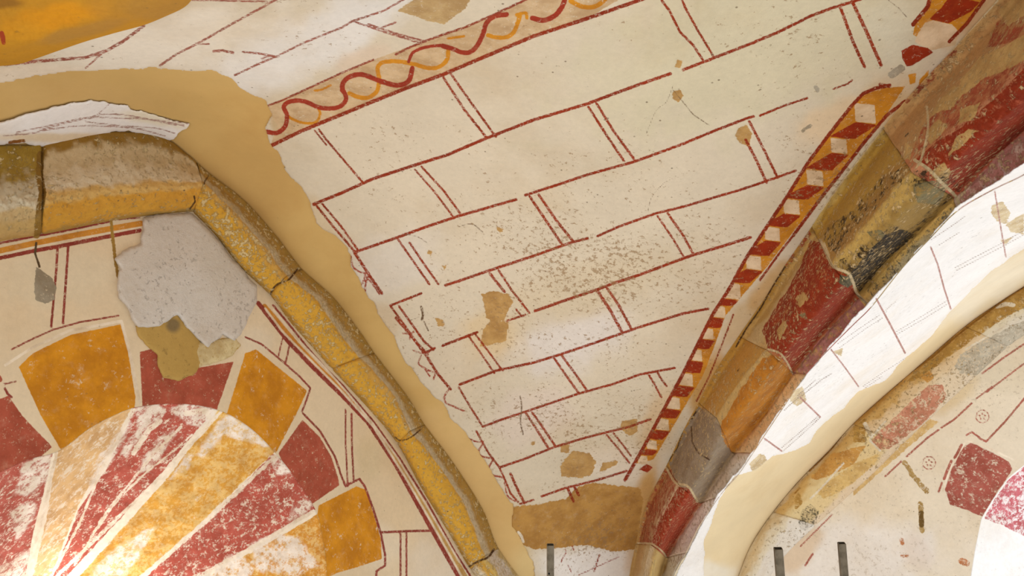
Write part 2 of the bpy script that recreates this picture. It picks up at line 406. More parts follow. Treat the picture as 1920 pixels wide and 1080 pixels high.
wyel = [K(2.6, '540,218 552,225 572,231 592,229 600,215 597,203', 1), K(2.2, '590,170 603,168 620,160', 1), K(4.0, '655,175 672,182 690,183 706,172 711,150 708,128 718,117 745,115 775,120 800,127 822,126 838,112 841,90', 1),
 K(4.0, '915,66 930,70 948,70 962,62 970,45 975,30', 1), K(3.0, '968,28 985,24 988,34', 1), K(2.4, '840,72 870,68', 1), K(4.4, '1070,2 1090,12 1112,13 1128,5 1142,-10', 1)]
bandline = [K(2.0, '500,199 530,188 575,167 640,137 700,112'), K(2.2, '742,102 770,88 800,76 830,65 870,52 920,30 985,0 1030,-25')]
bandfill = [P('500,198 575,167 700,112 830,65 920,30 1010,-12 1180,-12 1100,35 1000,68 900,110 770,162 640,215 560,248 507,274 520,235')]
upper = [K(3.0, '0,122 70,115 160,108 200,95 230,78 270,48'), K(1.7, '160,128 195,97'), K(2.2, '300,123 330,102 370,82 405,62 440,42 480,20 520,-2'), K(1.6, '365,82 392,83'),
 K(2.0, '440,141 480,122 520,105 570,80 640,52 660,40 720,20 760,-3'), K(1.6, '360,0 500,3'), K(2.0, '455,97 490,101 522,107'), K(2.6, '400,96 418,95 437,99'),
 K(1.8, '668,42 720,60 760,72 790,82'), K(1.8, '690,45 740,62 798,78'), K(1.9, '715,52 742,42'), K(1.6, '490,110 505,105')]
def FP(s): return [P(x) for x in s.split('|')]
# the cube frieze beside the diagonal rib
FL = P('1700,150 1655,160 1620,172 1598,192 1560,240 1515,302 1480,360 1440,420 1400,480 1370,535 1335,590 1310,640 1280,700 1245,765 1212,830 1170,902')
FR = P('1780,180 1715,182 1695,192 1668,215 1622,270 1582,320 1548,365 1520,402 1490,442 1458,485 1420,540 1372,590 1352,640 1332,700 1306,750 1272,800 1240,850 1195,905')
cube_o = [P('1703,140 1718,136 1716,155 1706,160'), P('1724,150 1742,130 1740,150 1722,165'), P('1697,162 1655,165 1620,178 1598,197 1560,245 1515,305 1480,360 1440,420 1400,480 1370,535 1335,590 1310,640 1280,700 1245,765 1212,830 1190,870 1225,862 1262,800 1290,752 1318,705 1340,648 1360,592 1400,545 1440,498 1485,438 1515,400 1543,362 1578,318 1617,268 1660,217'),
          P('1745,-10 1738,20 1716,42 1712,66 1738,75 1765,45 1785,50 1800,62 1850,-10')]
wq = [(1622,212,40,.7),(1573,273,31,.0),(1528,333,32,0),(1484,387,31,0),(1448,438,29,0),(1413,492,29,0),(1372,545,34,0),(1348,584,25,0),(1326,625,24,0),(1304,665,25,0),(1286,711,27,0),(1262,755,26,0),(1242,795,25,0),(1222,833,20,0),(1205,862,19,0)]
cube_w = [np.array([[x-.5*s, y-.5*s+1], [x+.45*s, y-.42*s+2], [x+.5*s, y+.5*s], [x-.45*s, y+.40*s]]) for x, y, s, _ in wq] + [P('1735,42 1750,38 1785,46 1800,62 1790,85 1745,95 1715,78 1722,62')]
cube_r = []
for (a, b) in zip(wq[:-1], wq[1:]):
    A_ = cube_w[wq.index(a)]; B_ = cube_w[wq.index(b)]; s = b[2]
    cube_r.append(np.array([A_[3]+[0, 1], A_[2]+[3, 2], B_[1]+[.55*s, -2], B_[1]+[0, -2], B_[0]+[-2, -3]]))
cube_r += [P('1742,36 1765,14 1782,-8 1838,4 1820,22 1778,44'), P('1690,95 1712,84 1740,90 1750,98 1712,122 1700,125 1692,110'), P('1198,880 1212,870 1225,876 1214,886')]
cube_c = cube_o + [P('1685,95 1712,84 1740,90 1750,98 1712,122 1700,125 1692,110'), P('1700,100 1712,40 1850,-12 1850,62 1790,95')] + [P('1190,870 1200,850 1232,850 1228,895 1185,900')]
frame_r = [K(3.4, '1668,160 1640,166 1618,176 1598,197 1560,245 1515,305 1480,362 1440,422 1400,482 1370,537 1335,592 1310,642 1280,702 1245,767 1205,842 1172,900'),
           K(3.2, '1697,190 1662,217 1618,270 1580,320 1545,364 1518,400 1488,441'), K(2.2, '1488,441 1462,474 1425,525'), K(1.6, '1375,590 1352,650 1330,705 1306,752'), K(4.0, '1745,-8 1740,12 1712,46'), K(3.4, '1845,0 1812,45 1780,78'), K(3, '1650,158 1668,162')]
loss1 = [P('1385,240 1400,233 1410,250 1405,275 1390,270 1378,255'), P('1060,860 1075,845 1105,850 1118,865 1110,890 1090,896 1052,893 1050,875'), P('1130,868 1160,862 1155,872 1125,885'),
         P('903,552 925,545 955,552 962,565 950,590 945,600 925,605 912,595 908,575'), P('920,600 955,605 948,640 900,650 905,620'), P('1270,112 1280,115 1275,130 1266,125'), P('1262,170 1275,168 1282,180 1272,192 1260,186'),
         P('1165,790 1195,785 1195,810 1180,818 1165,805'), P('828,498 838,497 834,506'), P('803,468 812,472 808,480 802,476'), P('930,425 945,430 938,438'), P('815,595 830,600 835,612 822,612'), P('995,828 1004,828 1003,834 996,834'), P('1050,834 1068,832 1066,850 1052,848')]
brown = [P('960,950 1010,945 1060,935 1085,912 1110,905 1200,915 1206,940 1196,1000 1200,1030 1150,1034 1100,1022 1060,1026 1005,1030 975,1020 955,985')]
holes1 = [K(2.6, '972,998 978,1006 981,1016'), ]
upperdam = [P('745,20 775,0 790,-12 890,-12 870,18 832,46 800,38 770,28')]
greyp = [K(5, '1700,100 1705,95'), K(7, '1672,140 1690,128'), K(8, '1745,75 1765,72'), K(4, '1530,163 1533,170'), K(3, '1505,245 1520,235')]
def f_vault(u, v):
    return dict(course=sdf_strokes(u, v, courses), joint=sdf_strokes(u, v, joints), scroll=sdf_strokes(u, v, scrolls), crack=sdf_strokes(u, v, cracks1),
        wred=sdf_strokes(u, v, wred), wyel=sdf_strokes(u, v, wyel), bline=sdf_strokes(u, v, bandline), bfill=sdf_polys(u, v, bandfill), upper=sdf_strokes(u, v, upper),
        co=sdf_polys(u, v, cube_o), cw=np.maximum(sdf_polys(u, v, cube_w), sdf_polys(u, v, cube_c)), cr=np.maximum(sdf_polys(u, v, cube_r), sdf_polys(u, v, cube_c)), fr=sdf_strokes(u, v, frame_r), loss=sdf_polys(u, v, loss1), brown=sdf_polys(u, v, brown),
        hole=sdf_strokes(u, v, holes1), dam=sdf_polys(u, v, upperdam), grey=sdf_strokes(u, v, greyp))
def b_vault(u, v):
    return blobs(u, v, CREAM, [
        (1450, 60, 420, 170, -20, (208, 197, 166), .85), (1560, 230, 80, 40, -25, (226, 196, 155), .6), (1690, 60, 60, 70, 0, (216, 208, 184), .8), (1070, 640, 110, 60, -20, (218, 208, 198), .9),
        (720, 500, 120, 60, -20, (216, 206, 192), .7), (920, 630, 60, 50, 0, (215, 185, 135), .55), (1100, 540, 200, 60, -20, (204, 185, 152), .5), (560, 90, 260, 60, -25, (226, 220, 212), .9), (280, 80, 260, 60, -10, (230, 220, 204), .9), (60, 140, 160, 20, 0, (232, 216, 196), .7),
        (680, 110, 60, 20, -20, (216, 190, 165), .5), (1000, 780, 90, 60, -20, (218, 200, 186), .6), (860, 690, 60, 60, 0, (216, 198, 170), .5), (1150, 870, 60, 40, 0, (225, 210, 190), .7),
        (1660, 200, 70, 60, -40, (205, 175, 130), .8), (1240, 780, 40, 80, 25, (205, 165, 110), .5), (1110, 1060, 110, 40, 0, (232, 226, 220), .95), (960, 1040, 40, 50, 0, (205, 178, 125), .7),
        (1205, 960, 22, 110, 12, (195, 150, 80), .9), (1395, 600, 60, 25, -60, (205, 180, 140), .8), (1330, 720, 30, 80, 25, (190, 145, 75), .9), (1440, 540, 20, 60, 35, (196, 155, 95), .8), (1850, 20, 40, 90, 40, (200, 150, 95), .6),
        (520, 232, 14, 40, 0, (190, 155, 100), .6), (600, 420, 20, 60, -25, (205, 178, 135), .5), (720, 600, 40, 30, 45, (205, 180, 145), .6)])
def p_vault(u, v):
    return np.clip(.9*np.exp(-(((u-1130)/230)**2+((v-480)/120)**2)) + .6*np.exp(-(((u-1050)/260)**2+((v-760)/140)**2)) + .8*np.exp(-(((u-1120)/120)**2+((v-1010)/40)**2)) + .5*np.exp(-(((u-1560)/90)**2+((v-330)/120)**2)) + .6*np.exp(-(((u-760)/150)**2+((v-620)/60)**2)), 0, 1.3)+.0
m_vault = wallpaint('painted_vault_plaster', [
    ('bfill', (208, 178, 138), 5, .15), ('brown', (186, 140, 72), 10, .04, 30), ('dam', (196, 165, 115), 9, .1), ('loss', (190, 150, 90), 9, .06, 40), ('grey', (170, 160, 140), 6, .2),
    ('co', (206, 138, 34), 4, .14), ('cw', (226, 200, 165), 4, .05), ('cr', (154, 46, 6), 3, .12),
    ('wyel', (208, 138, 28), 3.0, .10), ('wred', (160, 52, 28), 3.0, .10), ('bline', (150, 62, 40), 3, .25),
    ('fr', (144, 46, 10), 3, .16), ('course', (148, 46, 10), 3.4, .18, 90, 60), ('joint', (150, 50, 14), 3.8, .24, 90, 60), ('scroll', (158, 66, 45), 3.2, .3), ('upper', (160, 92, 76), 3.2, .3),
    ('crack', (120, 95, 70), 2.6, .25), ('hole', (236, 225, 205), 2, 0)], pits=.75, bump=.3)
reg_vault = P('-420,150 0,158 48,147 150,133 280,127 400,134 432,146 447,162 470,178 500,190 507,212 497,240 510,272 522,290 540,330 562,350 582,380 592,420 625,440 650,465 660,500 678,540 700,572 718,600 740,630 760,680 790,720 812,742 830,755 850,790 875,815 900,850 920,885 945,920 962,945 960,985 985,1030 1000,1055 1005,1120 1060,1260 1240,1300 1290,1080 1330,1000 1330,880 1440,700 1560,560 1700,350 1850,180 2000,60 2300,-200 2300,-400 -420,-400')
ceiling = sheet('ceiling', reg_vault, wV, m_vault, b_vault, f_vault, p_vault, rag=5, ragsc=22, wall_back=.03,
    relief=lambda u, v, f: -.006*np.clip(.5-f['loss']/3, 0, 1) - .008*np.clip(.5-f['brown']/4, 0, 1) - .004*np.clip(.5-f['dam']/3, 0, 1) + .003*fbm(u, v, 90, 3, 2))
ceiling['kind'] = 'structure'; ceiling['label'] = 'cream vault plaster painted with red masonry lines'

# plain repair plaster between the vault and the wall rib
BEIGE = (207, 171, 106)
m_beige = wallpaint('repair_plaster', [], pits=.12, bump=.10, grain=10, grainmix=.2)
nofield = lambda u, v: {}
strip = sheet('plaster_patch', P('-420,120 0,130 280,105 440,120 520,180 530,300 610,400 640,440 700,530 790,680 880,780 960,920 985,1000 1020,1080 1080,1280 1000,1260 930,1100 900,1000 830,870 700,690 540,520 400,360 330,300 150,300 0,300 -420,350'),
    lambda u, v: 1/(1/wV(u, v)+.014), m_beige, lambda u, v: blobs(u, v, BEIGE, [(900, 950, 120, 250, -30, (214, 178, 118), .8), (100, 190, 200, 50, 0, (208, 172, 112), .5), (480, 330, 120, 120, 0, (198, 157, 92), .6), (1000, 1070, 50, 60, 0, (215, 188, 132), .8)]), nofield, -.3, parent=ceiling)
strip['label'] = 'smooth beige repair plaster between the painted vault and the yellow rib'
# a remnant of white lime plaster above the rib
m_rem = wallpaint('lime_plaster_remnant', [('ln', (176, 140, 130), 3, .3), ('un', (150, 95, 35), 5, .1)], pits=.3, bump=.3)
rem = sheet('plaster_remnant', P('-420,245 0,228 60,212 120,195 170,188 208,193 240,198 245,205 275,210 310,222 355,232 350,240 335,250 325,262 315,265 290,258 262,250 240,246 210,247 205,252 180,262 150,265 142,272 120,268 100,275 85,277 60,272 45,268 20,270 0,272 -420,290'),
    lambda u, v: 1/(1/wV(u, v)-.004), m_rem, lambda u, v: blobs(u, v, (238, 232, 228), [(120, 258, 160, 10, 0, (226, 205, 172), .9), (280, 222, 70, 14, 10, (228, 216, 190), .8)]),
    lambda u, v: dict(ln=sdf_strokes(u, v, [K(1.3, '0,255 60,250 90,240 160,222 200,214 250,218 330,235', 1), K(1.2, '30,248 90,236 150,222 175,220 205,195', 1), K(1.2, '175,220 240,222 300,226 345,236', 1), K(1.1, '160,228 230,236 290,240 328,250', 1), K(1.2, '310,222 330,228 352,232', 1), K(1.2, '80,245 150,236 220,238 260,242 310,255', 1)]),
        un=sdf_strokes(u, v, [K(3, '18,267 45,264'), K(1.5, '90,275 140,271')])), 0.1, rag=3, ragsc=12, raise_=.01, parent=ceiling)
rem['label'] = 'torn white lime plaster remnant above the yellow rib'

# ------------------------------------------------------------------ left wall
ARRIS = P('-420,1010 -60,900 0,884 50,862 110,845 165,805 215,778 262,762 340,757 413,770 470,803 520,853 560,905 592,957 606,1010 614,1080 616,1160 618,1300')
arris_s = crom(ARRIS, 8)
wall_hole = np.vstack([arris_s, [[618, 1420], [-560, 1420], [-560, 1100]]])
orange = [P('35,688 62,662 132,628 226,608 240,660 254,745 252,775 175,800 118,850 76,778'), P('460,662 480,655 576,733 556,775 517,850 470,815 424,780'),
          P('597,948 668,912 686,918 700,962 714,1010 716,1048 668,1064 632,1074 600,1090 590,1010')]
redp = [P('-60,770 16,742 42,780 98,838 60,870 -60,905'), P('262,660 300,650 370,690 438,678 408,764 405,785 340,775 268,780'), P('567,787 600,820 622,858 634,896 636,910 585,945 550,910 522,850'), P('-60,700 0,700 6,715 -60,740')]
wl_lines = [K(1.8, '22,655 60,636 100,618 150,604 222,592'), K(1.6, '0,722 30,715'), K(1.8, '460,632 490,645 530,678 562,706 582,728 574,752 566,772'), K(2.0, '568,775 600,808 628,856 640,892 648,912'),
   K(2.2, '650,910 674,898 684,912 700,955 714,1000 722,1040 722,1060 706,1071 704,1100'),
   K(2.4, '108,462 106,500 96,612'), K(2.4, '128,460 124,520 118,606'), K(1.5, '531,630 526,650 522,668'), K(1.8, '544,640 540,660 535,682'), K(1.7, '648,768 648,830 652,912'), K(1.9, '659,775 660,840 663,900'),
   K(2.3, '718,998 760,996 812,995'), K(1.9, '751,1000 751,1160'), K(1.9, '762,1000 762,1160'), K(1.6, '-20,700 0,690'), K(2.4, '2,715 14,738 22,745')]
wl_band_r = [K(3.8, '-60,500 0,484 60,471 110,462 180,448 262,432'), K(2.4, '-60,470 0,456 60,444 120,433 205,415'), K(1.6, '215,412 262,408'),
   K(4.2, '484,568 505,595 540,640 590,692 640,740 690,792 740,868 800,976 862,1085 930,1200'), K(2.0, '512,572 545,612 575,650 610,690 642,722 700,790 750,860 800,940 850,1030 885,1085')]
wl_band_o = [K(5.4, '-60,484 0,470 60,457 130,443 200,430 264,419'), K(4.4, '496,574 520,602 560,650 600,692 640,730 690,785'), ]
wl_band_p = [K(4.4, '690,785 740,852 800,955 860,1060 930,1180')]
wl_white = [K(1.4, '0,478 60,464 130,451 200,438 264,426'), K(2.6, '8,686 60,652 130,620 228,602 246,672 262,755'), K(2.0, '497,578 530,622 585,678 640,733 700,800 760,895 812,985 868,1085'), K(1.8, '512,580 560,638 610,690 650,735 700,795 745,858 800,948 862,1055')]
dr_olive = [K(7, '72,330 72,360 76,385 70,420 68,440'), K(3, '208,410 212,450 215,480 222,520')]
dr_grey = [P('68,500 80,508 98,522 106,540 102,562 85,570 66,562 64,540')]
dr_crack = [K(2.2, '68,455 66,475 74,500')]
WL_CREAM = (222, 202, 170)
def b_wall(u, v):
    return blobs(u, v, WL_CREAM, [(100, 520, 120, 60, 0, (218, 204, 176), .6), (720, 900, 60, 140, -10, (220, 196, 158), .6), (820, 1060, 60, 60, 0, (226, 212, 190), .8), (700, 1020, 70, 40, 0, (228, 214, 190), .6),
       (150, 820, 130, 30, -40, (224, 190, 140), .5), (690, 860, 30, 40, 0, (196, 180, 140), .3), (480, 640, 40, 30, 0, (222, 206, 180), .8)])
def f_wall(u, v):
    return dict(o=sdf_polys(u, v, orange), r=sdf_polys(u, v, redp), ln=sdf_strokes(u, v, wl_lines), br=sdf_strokes(u, v, wl_band_r), bo=sdf_strokes(u, v, wl_band_o), bp=sdf_strokes(u, v, wl_band_p),
        bw=sdf_strokes(u, v, wl_white), dv=sdf_strokes(u, v, dr_olive), dg=sdf_polys(u, v, dr_grey), dc=sdf_strokes(u, v, dr_crack))
m_wall = wallpaint('painted_wall_plaster', [('o', (214, 144, 28), 3, .10, 60, 20), ('r', (176, 86, 64), 3, .10, 60, 40), ('bo', (212, 145, 55), 2, .08), ('bp', (205, 165, 95), 3, .15), ('br', (150, 62, 50), 2.6, .15), ('bw', (236, 220, 196), 2, .1),
    ('ln', (150, 66, 55), 2.2, .18), ('dv', (165, 130, 60), 7, .05), ('dg', (160, 150, 130), 6, .12), ('dc', (90, 70, 45), 3, 0)], pits=.3, bump=.22)
reg_wall = P('-420,420 0,420 210,395 360,375 400,400 520,520 620,650 760,790 850,930 930,1060 1080,1280 1080,1420 -600,1420 -600,420')
wall_left = sheet('wall_left', reg_wall, wPL, m_wall, b_wall, f_wall, lambda u, v: -.25+.5*np.exp(-(((u-330)/80)**2+((v-730)/40)**2)), holes=[wall_hole])
wall_left['kind'] = 'structure'; wall_left['label'] = 'left wall plastered cream and painted with a ring of orange and red blocks'
# patches on the left wall
m_mort = wallpaint('grey_mortar', [], pits=.35, pitcol=(170, 160, 148), bump=.9, grain=26)
mort = sheet('mortar_patch', P('268,408 300,402 358,396 372,408 405,442 440,488 482,536 484,560 468,592 455,620 440,640 418,628 405,640 390,652 376,644 362,628 345,612 332,592 318,602 300,612 258,616 246,598 236,572 222,560 218,535 224,505 214,486 228,470 262,455'),
    wPL, m_mort, lambda u, v: blobs(u, v, (208, 198, 186), [(330, 560, 90, 60, 0, (214, 207, 198), .8), (420, 480, 60, 80, 0, (206, 196, 182), .8)]), nofield, .3, rag=3.5, ragsc=14, raise_=.035, parent=wall_left)
mort['label'] = 'rough light grey mortar patch'
m_oliv = wallpaint('old_render', [('cr', (214, 196, 150), 12, .2, 30)], pits=.4, pitcol=(120, 95, 50), bump=.5)
oliv = sheet('plaster_patch', P('252,610 300,604 330,585 350,605 378,640 440,632 452,645 436,668 400,682 374,690 362,704 335,714 305,710 296,690 296,664 270,645 258,630'),
    wPL, m_oliv, lambda u, v: blobs(u, v, (182, 148, 80), [(325, 610, 14, 14, 0, (110, 95, 70), .8)]), lambda u, v: dict(cr=sdf_polys(u, v, [P('376,640 440,632 452,645 430,675 376,690 370,660')])), .1, rag=3, ragsc=14, raise_=.018, parent=wall_left)
oliv['label'] = 'olive brown filling below the grey mortar'

# splayed reveal of the left window, carved through the wall
def wPLin(u, v): return plane(nL, dL+1.0)(u, v)
INNER = P('-190,1390 -70,1290 -50,1270 -30,1245 -5,1215 15,1190 25,1175 36,1163 60,1158 85,1164 105,1175 128,1196 150,1225 168,1262 176,1300 180,1340 182,1400 182,1480')
spl_red = [P('-60,890 0,872 60,850 100,845 80,930 62,1000 44,1100 -10,1200 -60,1200'), P('250,765 300,745 340,740 408,760 350,830 300,890 200,1000 120,1086 40,1160 20,1150 60,1080 100,1080 150,950 200,880'),
           P('512,850 545,875 596,952 480,1020 372,1084 200,1180 160,1195 270,1084 400,965')]
spl_or = [P('640,1086 615,1010 595,965 500,1020 390,1082 200,1190 180,1240 300,1240 616,1240')]
spl_yel = [P('416,760 480,795 520,842 380,976 262,1080 130,1190 80,1160 150,1080 320,890')]
spl_pale = [P('105,835 170,795 252,752 195,870 150,940 95,1080 60,1150 40,1150 62,1080 90,960')]
spl_wh = [K(3.2, '414,772 310,886 105,1082 38,1155'), K(3.4, '515,856 395,970 266,1084 125,1195'), K(3.4, '588,958 480,1022 366,1084 165,1195'), K(3.0, '106,850 84,950 52,1080 25,1170'), K(2.4, '252,768 190,880 150,980 96,1082 40,1160'),
          K(2.2, '340,800 290,850 240,910 200,960 170,1010 140,1060', 1), K(1.8, '360,815 320,850 270,890 215,945 185,990', 1), K(5, '300,790 280,805 250,850'), K(5, '350,775 385,770 392,782')]
spl_loss = FP('252,768 300,752 312,772 280,800 250,830 240,860 225,850 262,800|318,770 350,752 400,760 408,775 380,800 350,790|290,830 330,800 320,830 280,880 255,890|425,775 460,785 500,815 510,840 470,830 420,815 400,840 380,860 370,850|345,860 360,850 350,880 320,900|190,850 230,800 250,780 230,830 180,910 160,930|40,870 70,855 95,850 90,900 50,930 30,920|20,960 70,930 60,980 30,1010|470,1020 520,1000 560,1010 600,1060 560,1080 480,1070|500,850 530,855 545,885 520,890|590,940 575,960 540,975 560,940|200,1040 260,1000 290,990 250,1060 150,1150 120,1140|380,1080 440,1040 480,1050 470,1090 400,1100|0,1060 60,1030 50,1090 0,1100')
m_spl = wallpaint('painted_reveal_plaster', [('yb', (226, 188, 118), 8, .10, 25, 18), ('pale', (218, 178, 124), 8, .30, 25, 18), ('yel', (212, 154, 60), 14, .42, 18, 20), ('orr', (208, 142, 48), 6, .36, 25, 22), ('red', (178, 84, 68), 7, .25, 25, 30), ('sl', (234, 220, 204), 26, .34, 14, 20, 4), ('wh', (234, 218, 196), 7, .22, 30, 40)], pits=.15, pitcol=(236, 226, 210), bump=.25)
def f_spl(u, v):
    return dict(sl=sdf_polys(u, v, spl_loss), yb=sdf_polys(u, v, spl_yel+spl_or), red=sdf_polys(u, v, spl_red), orr=sdf_polys(u, v, spl_or), yel=sdf_polys(u, v, spl_yel), pale=sdf_polys(u, v, spl_pale), wh=sdf_strokes(u, v, spl_wh))
def c_spl(u, v, t, s): return blobs(u, v, (226, 210, 186), [(470, 830, 60, 40, 30, (236, 222, 200), .8)])
win = loft('window_1', [ARRIS, rmid(ARRIS, INNER, .5), INNER], [wPL, plane(nL, dL+.5), wPLin], [0, 0, 0], m_spl, c_spl, f_spl, 0, 17, groove=(0, 0), bumpy=.004, step=3)
win['kind'] = 'structure'; win['label'] = 'splayed window reveal painted with red and yellow rays in the left wall'

# ------------------------------------------------------------------ the wall rib of the left arch, stone by stone
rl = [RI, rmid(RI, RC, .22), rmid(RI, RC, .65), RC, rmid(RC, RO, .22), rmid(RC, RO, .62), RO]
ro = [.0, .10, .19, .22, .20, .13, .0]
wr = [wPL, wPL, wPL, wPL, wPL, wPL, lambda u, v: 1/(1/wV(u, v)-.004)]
m_rib = wallpaint('yellow_rib_stone', [('jt', (95, 60, 25), 2.5, .1), ('ol', (160, 122, 48), 6, .05)], pits=.9, pitcol=(232, 205, 150), bump=1.0, grain=22, rough_stone=.8, grainmix=1.0)
jt = [K(1.6, '364,368 366,378 356,392'), K(1.8, '504,557 510,545 520,533 540,525 552,512 558,504', 1), K(1.4, '741,820 752,826 770,820 788,806', 1), K(2.0, '880,1062 895,1053 915,1045 926,1030', 1), K(1.3, '392,328 384,340 382,348')]
olv = [K(7, '76,290 74,330 80,362 74,400 70,450')]
f_rib = lambda u, v: dict(jt=sdf_strokes(u, v, jt), ol=sdf_strokes(u, v, olv))
rib = empty('wall_rib', pt(365, 350, wPL(365, 350)), 'yellow painted stone rib framing the left window arch', 'rib', None)
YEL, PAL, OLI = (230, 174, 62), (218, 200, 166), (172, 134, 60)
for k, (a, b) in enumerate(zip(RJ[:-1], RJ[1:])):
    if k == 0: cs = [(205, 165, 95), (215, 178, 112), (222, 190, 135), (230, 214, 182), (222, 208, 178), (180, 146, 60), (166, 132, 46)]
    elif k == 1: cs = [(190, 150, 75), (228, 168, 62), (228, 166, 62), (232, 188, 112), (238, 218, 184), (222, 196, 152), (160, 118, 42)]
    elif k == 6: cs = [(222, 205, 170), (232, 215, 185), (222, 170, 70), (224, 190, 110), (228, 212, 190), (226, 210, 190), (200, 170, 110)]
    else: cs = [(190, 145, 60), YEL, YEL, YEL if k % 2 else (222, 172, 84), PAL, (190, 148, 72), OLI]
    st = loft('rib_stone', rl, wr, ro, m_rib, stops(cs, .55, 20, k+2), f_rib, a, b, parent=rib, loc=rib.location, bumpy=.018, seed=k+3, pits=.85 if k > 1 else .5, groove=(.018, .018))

# ------------------------------------------------------------------ diagonal rib, stone by stone
DB = rmid(DA, DC, .45); DCD = rmid(DC, DD, .5); DDE = rmid(DD, DE, .35)
dl = [DA, rmid(DA, DC, .22), DB, rmid(DA, DC, .85), DC, DCD, DD, DDE, DE]
do = [.02, .045, .07, .18, .21, .16, .07, .045, .015]
wdm = [wV, wV, wPD, wPD, wPD, wPD, wPE, wPE, lambda u, v: 1/(1/wW(u, v)-.004)]
def FP(s): return [P(x) for x in s.split('|')]
blk = FP('1800,365 1785,345 1745,340 1712,352 1690,345 1715,320 1775,320 1800,350|1560,500 1605,470 1650,440 1668,420 1700,432 1720,420 1745,385 1780,362 1786,372 1740,415 1700,452 1660,492 1610,545 1590,520|1545,450 1550,425 1575,408 1600,395 1640,345 1655,330 1680,320 1700,310 1695,335 1660,362 1640,395 1600,430 1570,478 1560,470')
blk2 = FP('1590,520 1620,480 1660,440 1690,430 1716,440 1660,492 1612,546')
grn = FP('1712,345 1750,338 1778,345 1760,385 1720,380 1712,360|1625,435 1650,430 1665,445 1640,450|1498,590 1510,586 1512,600')
gry = FP('1575,515 1600,520 1602,530 1590,540 1572,530')
gsp = FP('1660,508 1700,470 1740,430 1770,395 1795,385 1790,400 1745,447 1695,500 1640,560 1625,545')
redd = FP('1715,300 1760,262 1800,240 1870,180 1960,85 2060,-10 2130,40 2010,160 1920,245 1850,308 1790,362 1745,322|1430,620 1445,590 1475,545 1500,500 1520,450 1545,458 1562,500 1595,520 1606,550 1565,598 1530,640 1484,695 1462,662 1440,652')
reds = FP('1705,290 1735,230 1770,200 1830,150 1900,90 1960,20 1960,85 1870,180 1800,240 1760,262|1690,180 1750,120 1800,70 1790,105 1740,160 1700,195|1480,470 1510,410 1520,440 1470,510|1196,1018 1215,940 1245,880 1258,880 1272,908 1245,962 1222,1020 1205,1020|1870,40 1920,30 1960,0 1900,80 1850,90')
redb = FP('1272,912 1290,915 1306,935 1310,944 1275,1000 1250,1043 1238,1034 1220,1022 1238,975')
och = FP('1450,665 1465,668 1482,698 1440,762 1385,832 1372,846 1358,830 1350,800 1392,725 1430,672')
grs = FP('1310,760 1340,790 1355,800 1372,845 1345,890 1312,940 1290,915 1262,895 1255,870 1290,795')
pnk = FP('1920,246 1990,190 2060,190 1935,318 1860,356 1796,392 1800,372 1850,312|1610,560 1630,585 1602,608 1560,650 1512,700 1486,702 1530,645 1570,600')
jl = [K(3.0, '1715,300 1742,318 1765,342 1790,366 1800,385', 1), K(2.6, '1538,450 1548,472 1563,500 1590,512 1600,530 1608,552 1636,578', 1), K(1.8, '1440,655 1462,662 1476,680 1486,700', 1), K(2, '1250,878 1266,905 1290,912 1308,942', 1), K(1.5, '1196,1018 1222,1020 1242,1034 1250,1046', 1), K(1.6, '1545,455 1555,480'),
      K(2.6, '1655,240 1602,308 1560,365 1535,400'), K(3.0, '1870,0 1840,32 1800,75 1780,98'), K(2.2, '1738,200 1740,240 1730,290 1722,310', 1)]
ocl = FP('1800,150 1840,105 1880,90 1925,60 1925,110 1880,135 1840,150 1800,180|1760,190 1790,160 1810,165 1790,200 1750,215|1800,205 1840,190 1825,225 1795,235|1735,250 1760,225 1775,235 1745,270|1790,262 1815,240 1835,245 1800,275 1780,290|1745,322 1770,305 1782,320 1775,345 1755,340|1870,20 1925,-20 1925,25 1890,50|1490,560 1510,545 1515,560 1500,575|1455,620 1470,600 1478,610 1462,640|1690,300 1700,270 1715,275 1705,300')
dkl = [K(1.5, '1472,500 1450,535 1425,580 1400,615 1380,650'), K(1.1, '1386,688 1383,696'), K(1.5, '1305,772 1297,785'), K(1.3, '1296,800 1298,830 1310,850 1330,862'), K(1.2, '1768,90 1740,125'), K(1.4, '1703,250 1697,256'), K(1.0, '1283,800 1270,840 1250,870')]
def f_diag(u, v):
    return dict(blk=sdf_polys(u, v, blk), b2=sdf_polys(u, v, blk2), grn=sdf_polys(u, v, grn), gry=sdf_polys(u, v, gry), gsp=sdf_polys(u, v, gsp), redd=sdf_polys(u, v, redd), reds=sdf_polys(u, v, reds), redb=sdf_polys(u, v, redb),
        och=sdf_polys(u, v, och), grs=sdf_polys(u, v, grs), pnk=sdf_polys(u, v, pnk), jl=sdf_strokes(u, v, jl), dk=sdf_strokes(u, v, dkl), ocl=sdf_polys(u, v, ocl))
m_diag = wallpaint('painted_diagonal_rib_stone', [('grs', (158, 138, 116), 14, .22, 14, 22), ('och', (200, 128, 34), 14, .18, 12, 20), ('reds', (168, 78, 48), 12, .42, 12, 16), ('redd', (154, 48, 8), 9, .24, 16, 30), ('redb', (160, 50, 10), 5, .28, 20, 30), ('ocl', (206, 166, 104), 16, .15, 14, 26), ('grn', (140, 130, 92), 8, .3, 20, 22),
    ('blk', (62, 46, 24), 16, .50, 18, 20), ('b2', (40, 30, 16), 12, .30, 18, 22), ('gry', (105, 98, 72), 6, .1), ('gsp', (110, 100, 80), 8, .52, 20, 30), ('pnk', (206, 140, 128), 8, .30, 16, 16), ('jl', (222, 200, 158), 3, .15), ('dk', (85, 55, 25), 3, .1)],
    pits=.8, pitcol=(224, 192, 140), bump=1.0, grain=18, rough_stone=.8, grainmix=1.0)
diag = empty('diagonal_rib', pt(1450, 660, wPD(1450, 660)), 'broad diagonal rib of red, black, ochre and grey stones beside the cube frieze', 'rib')
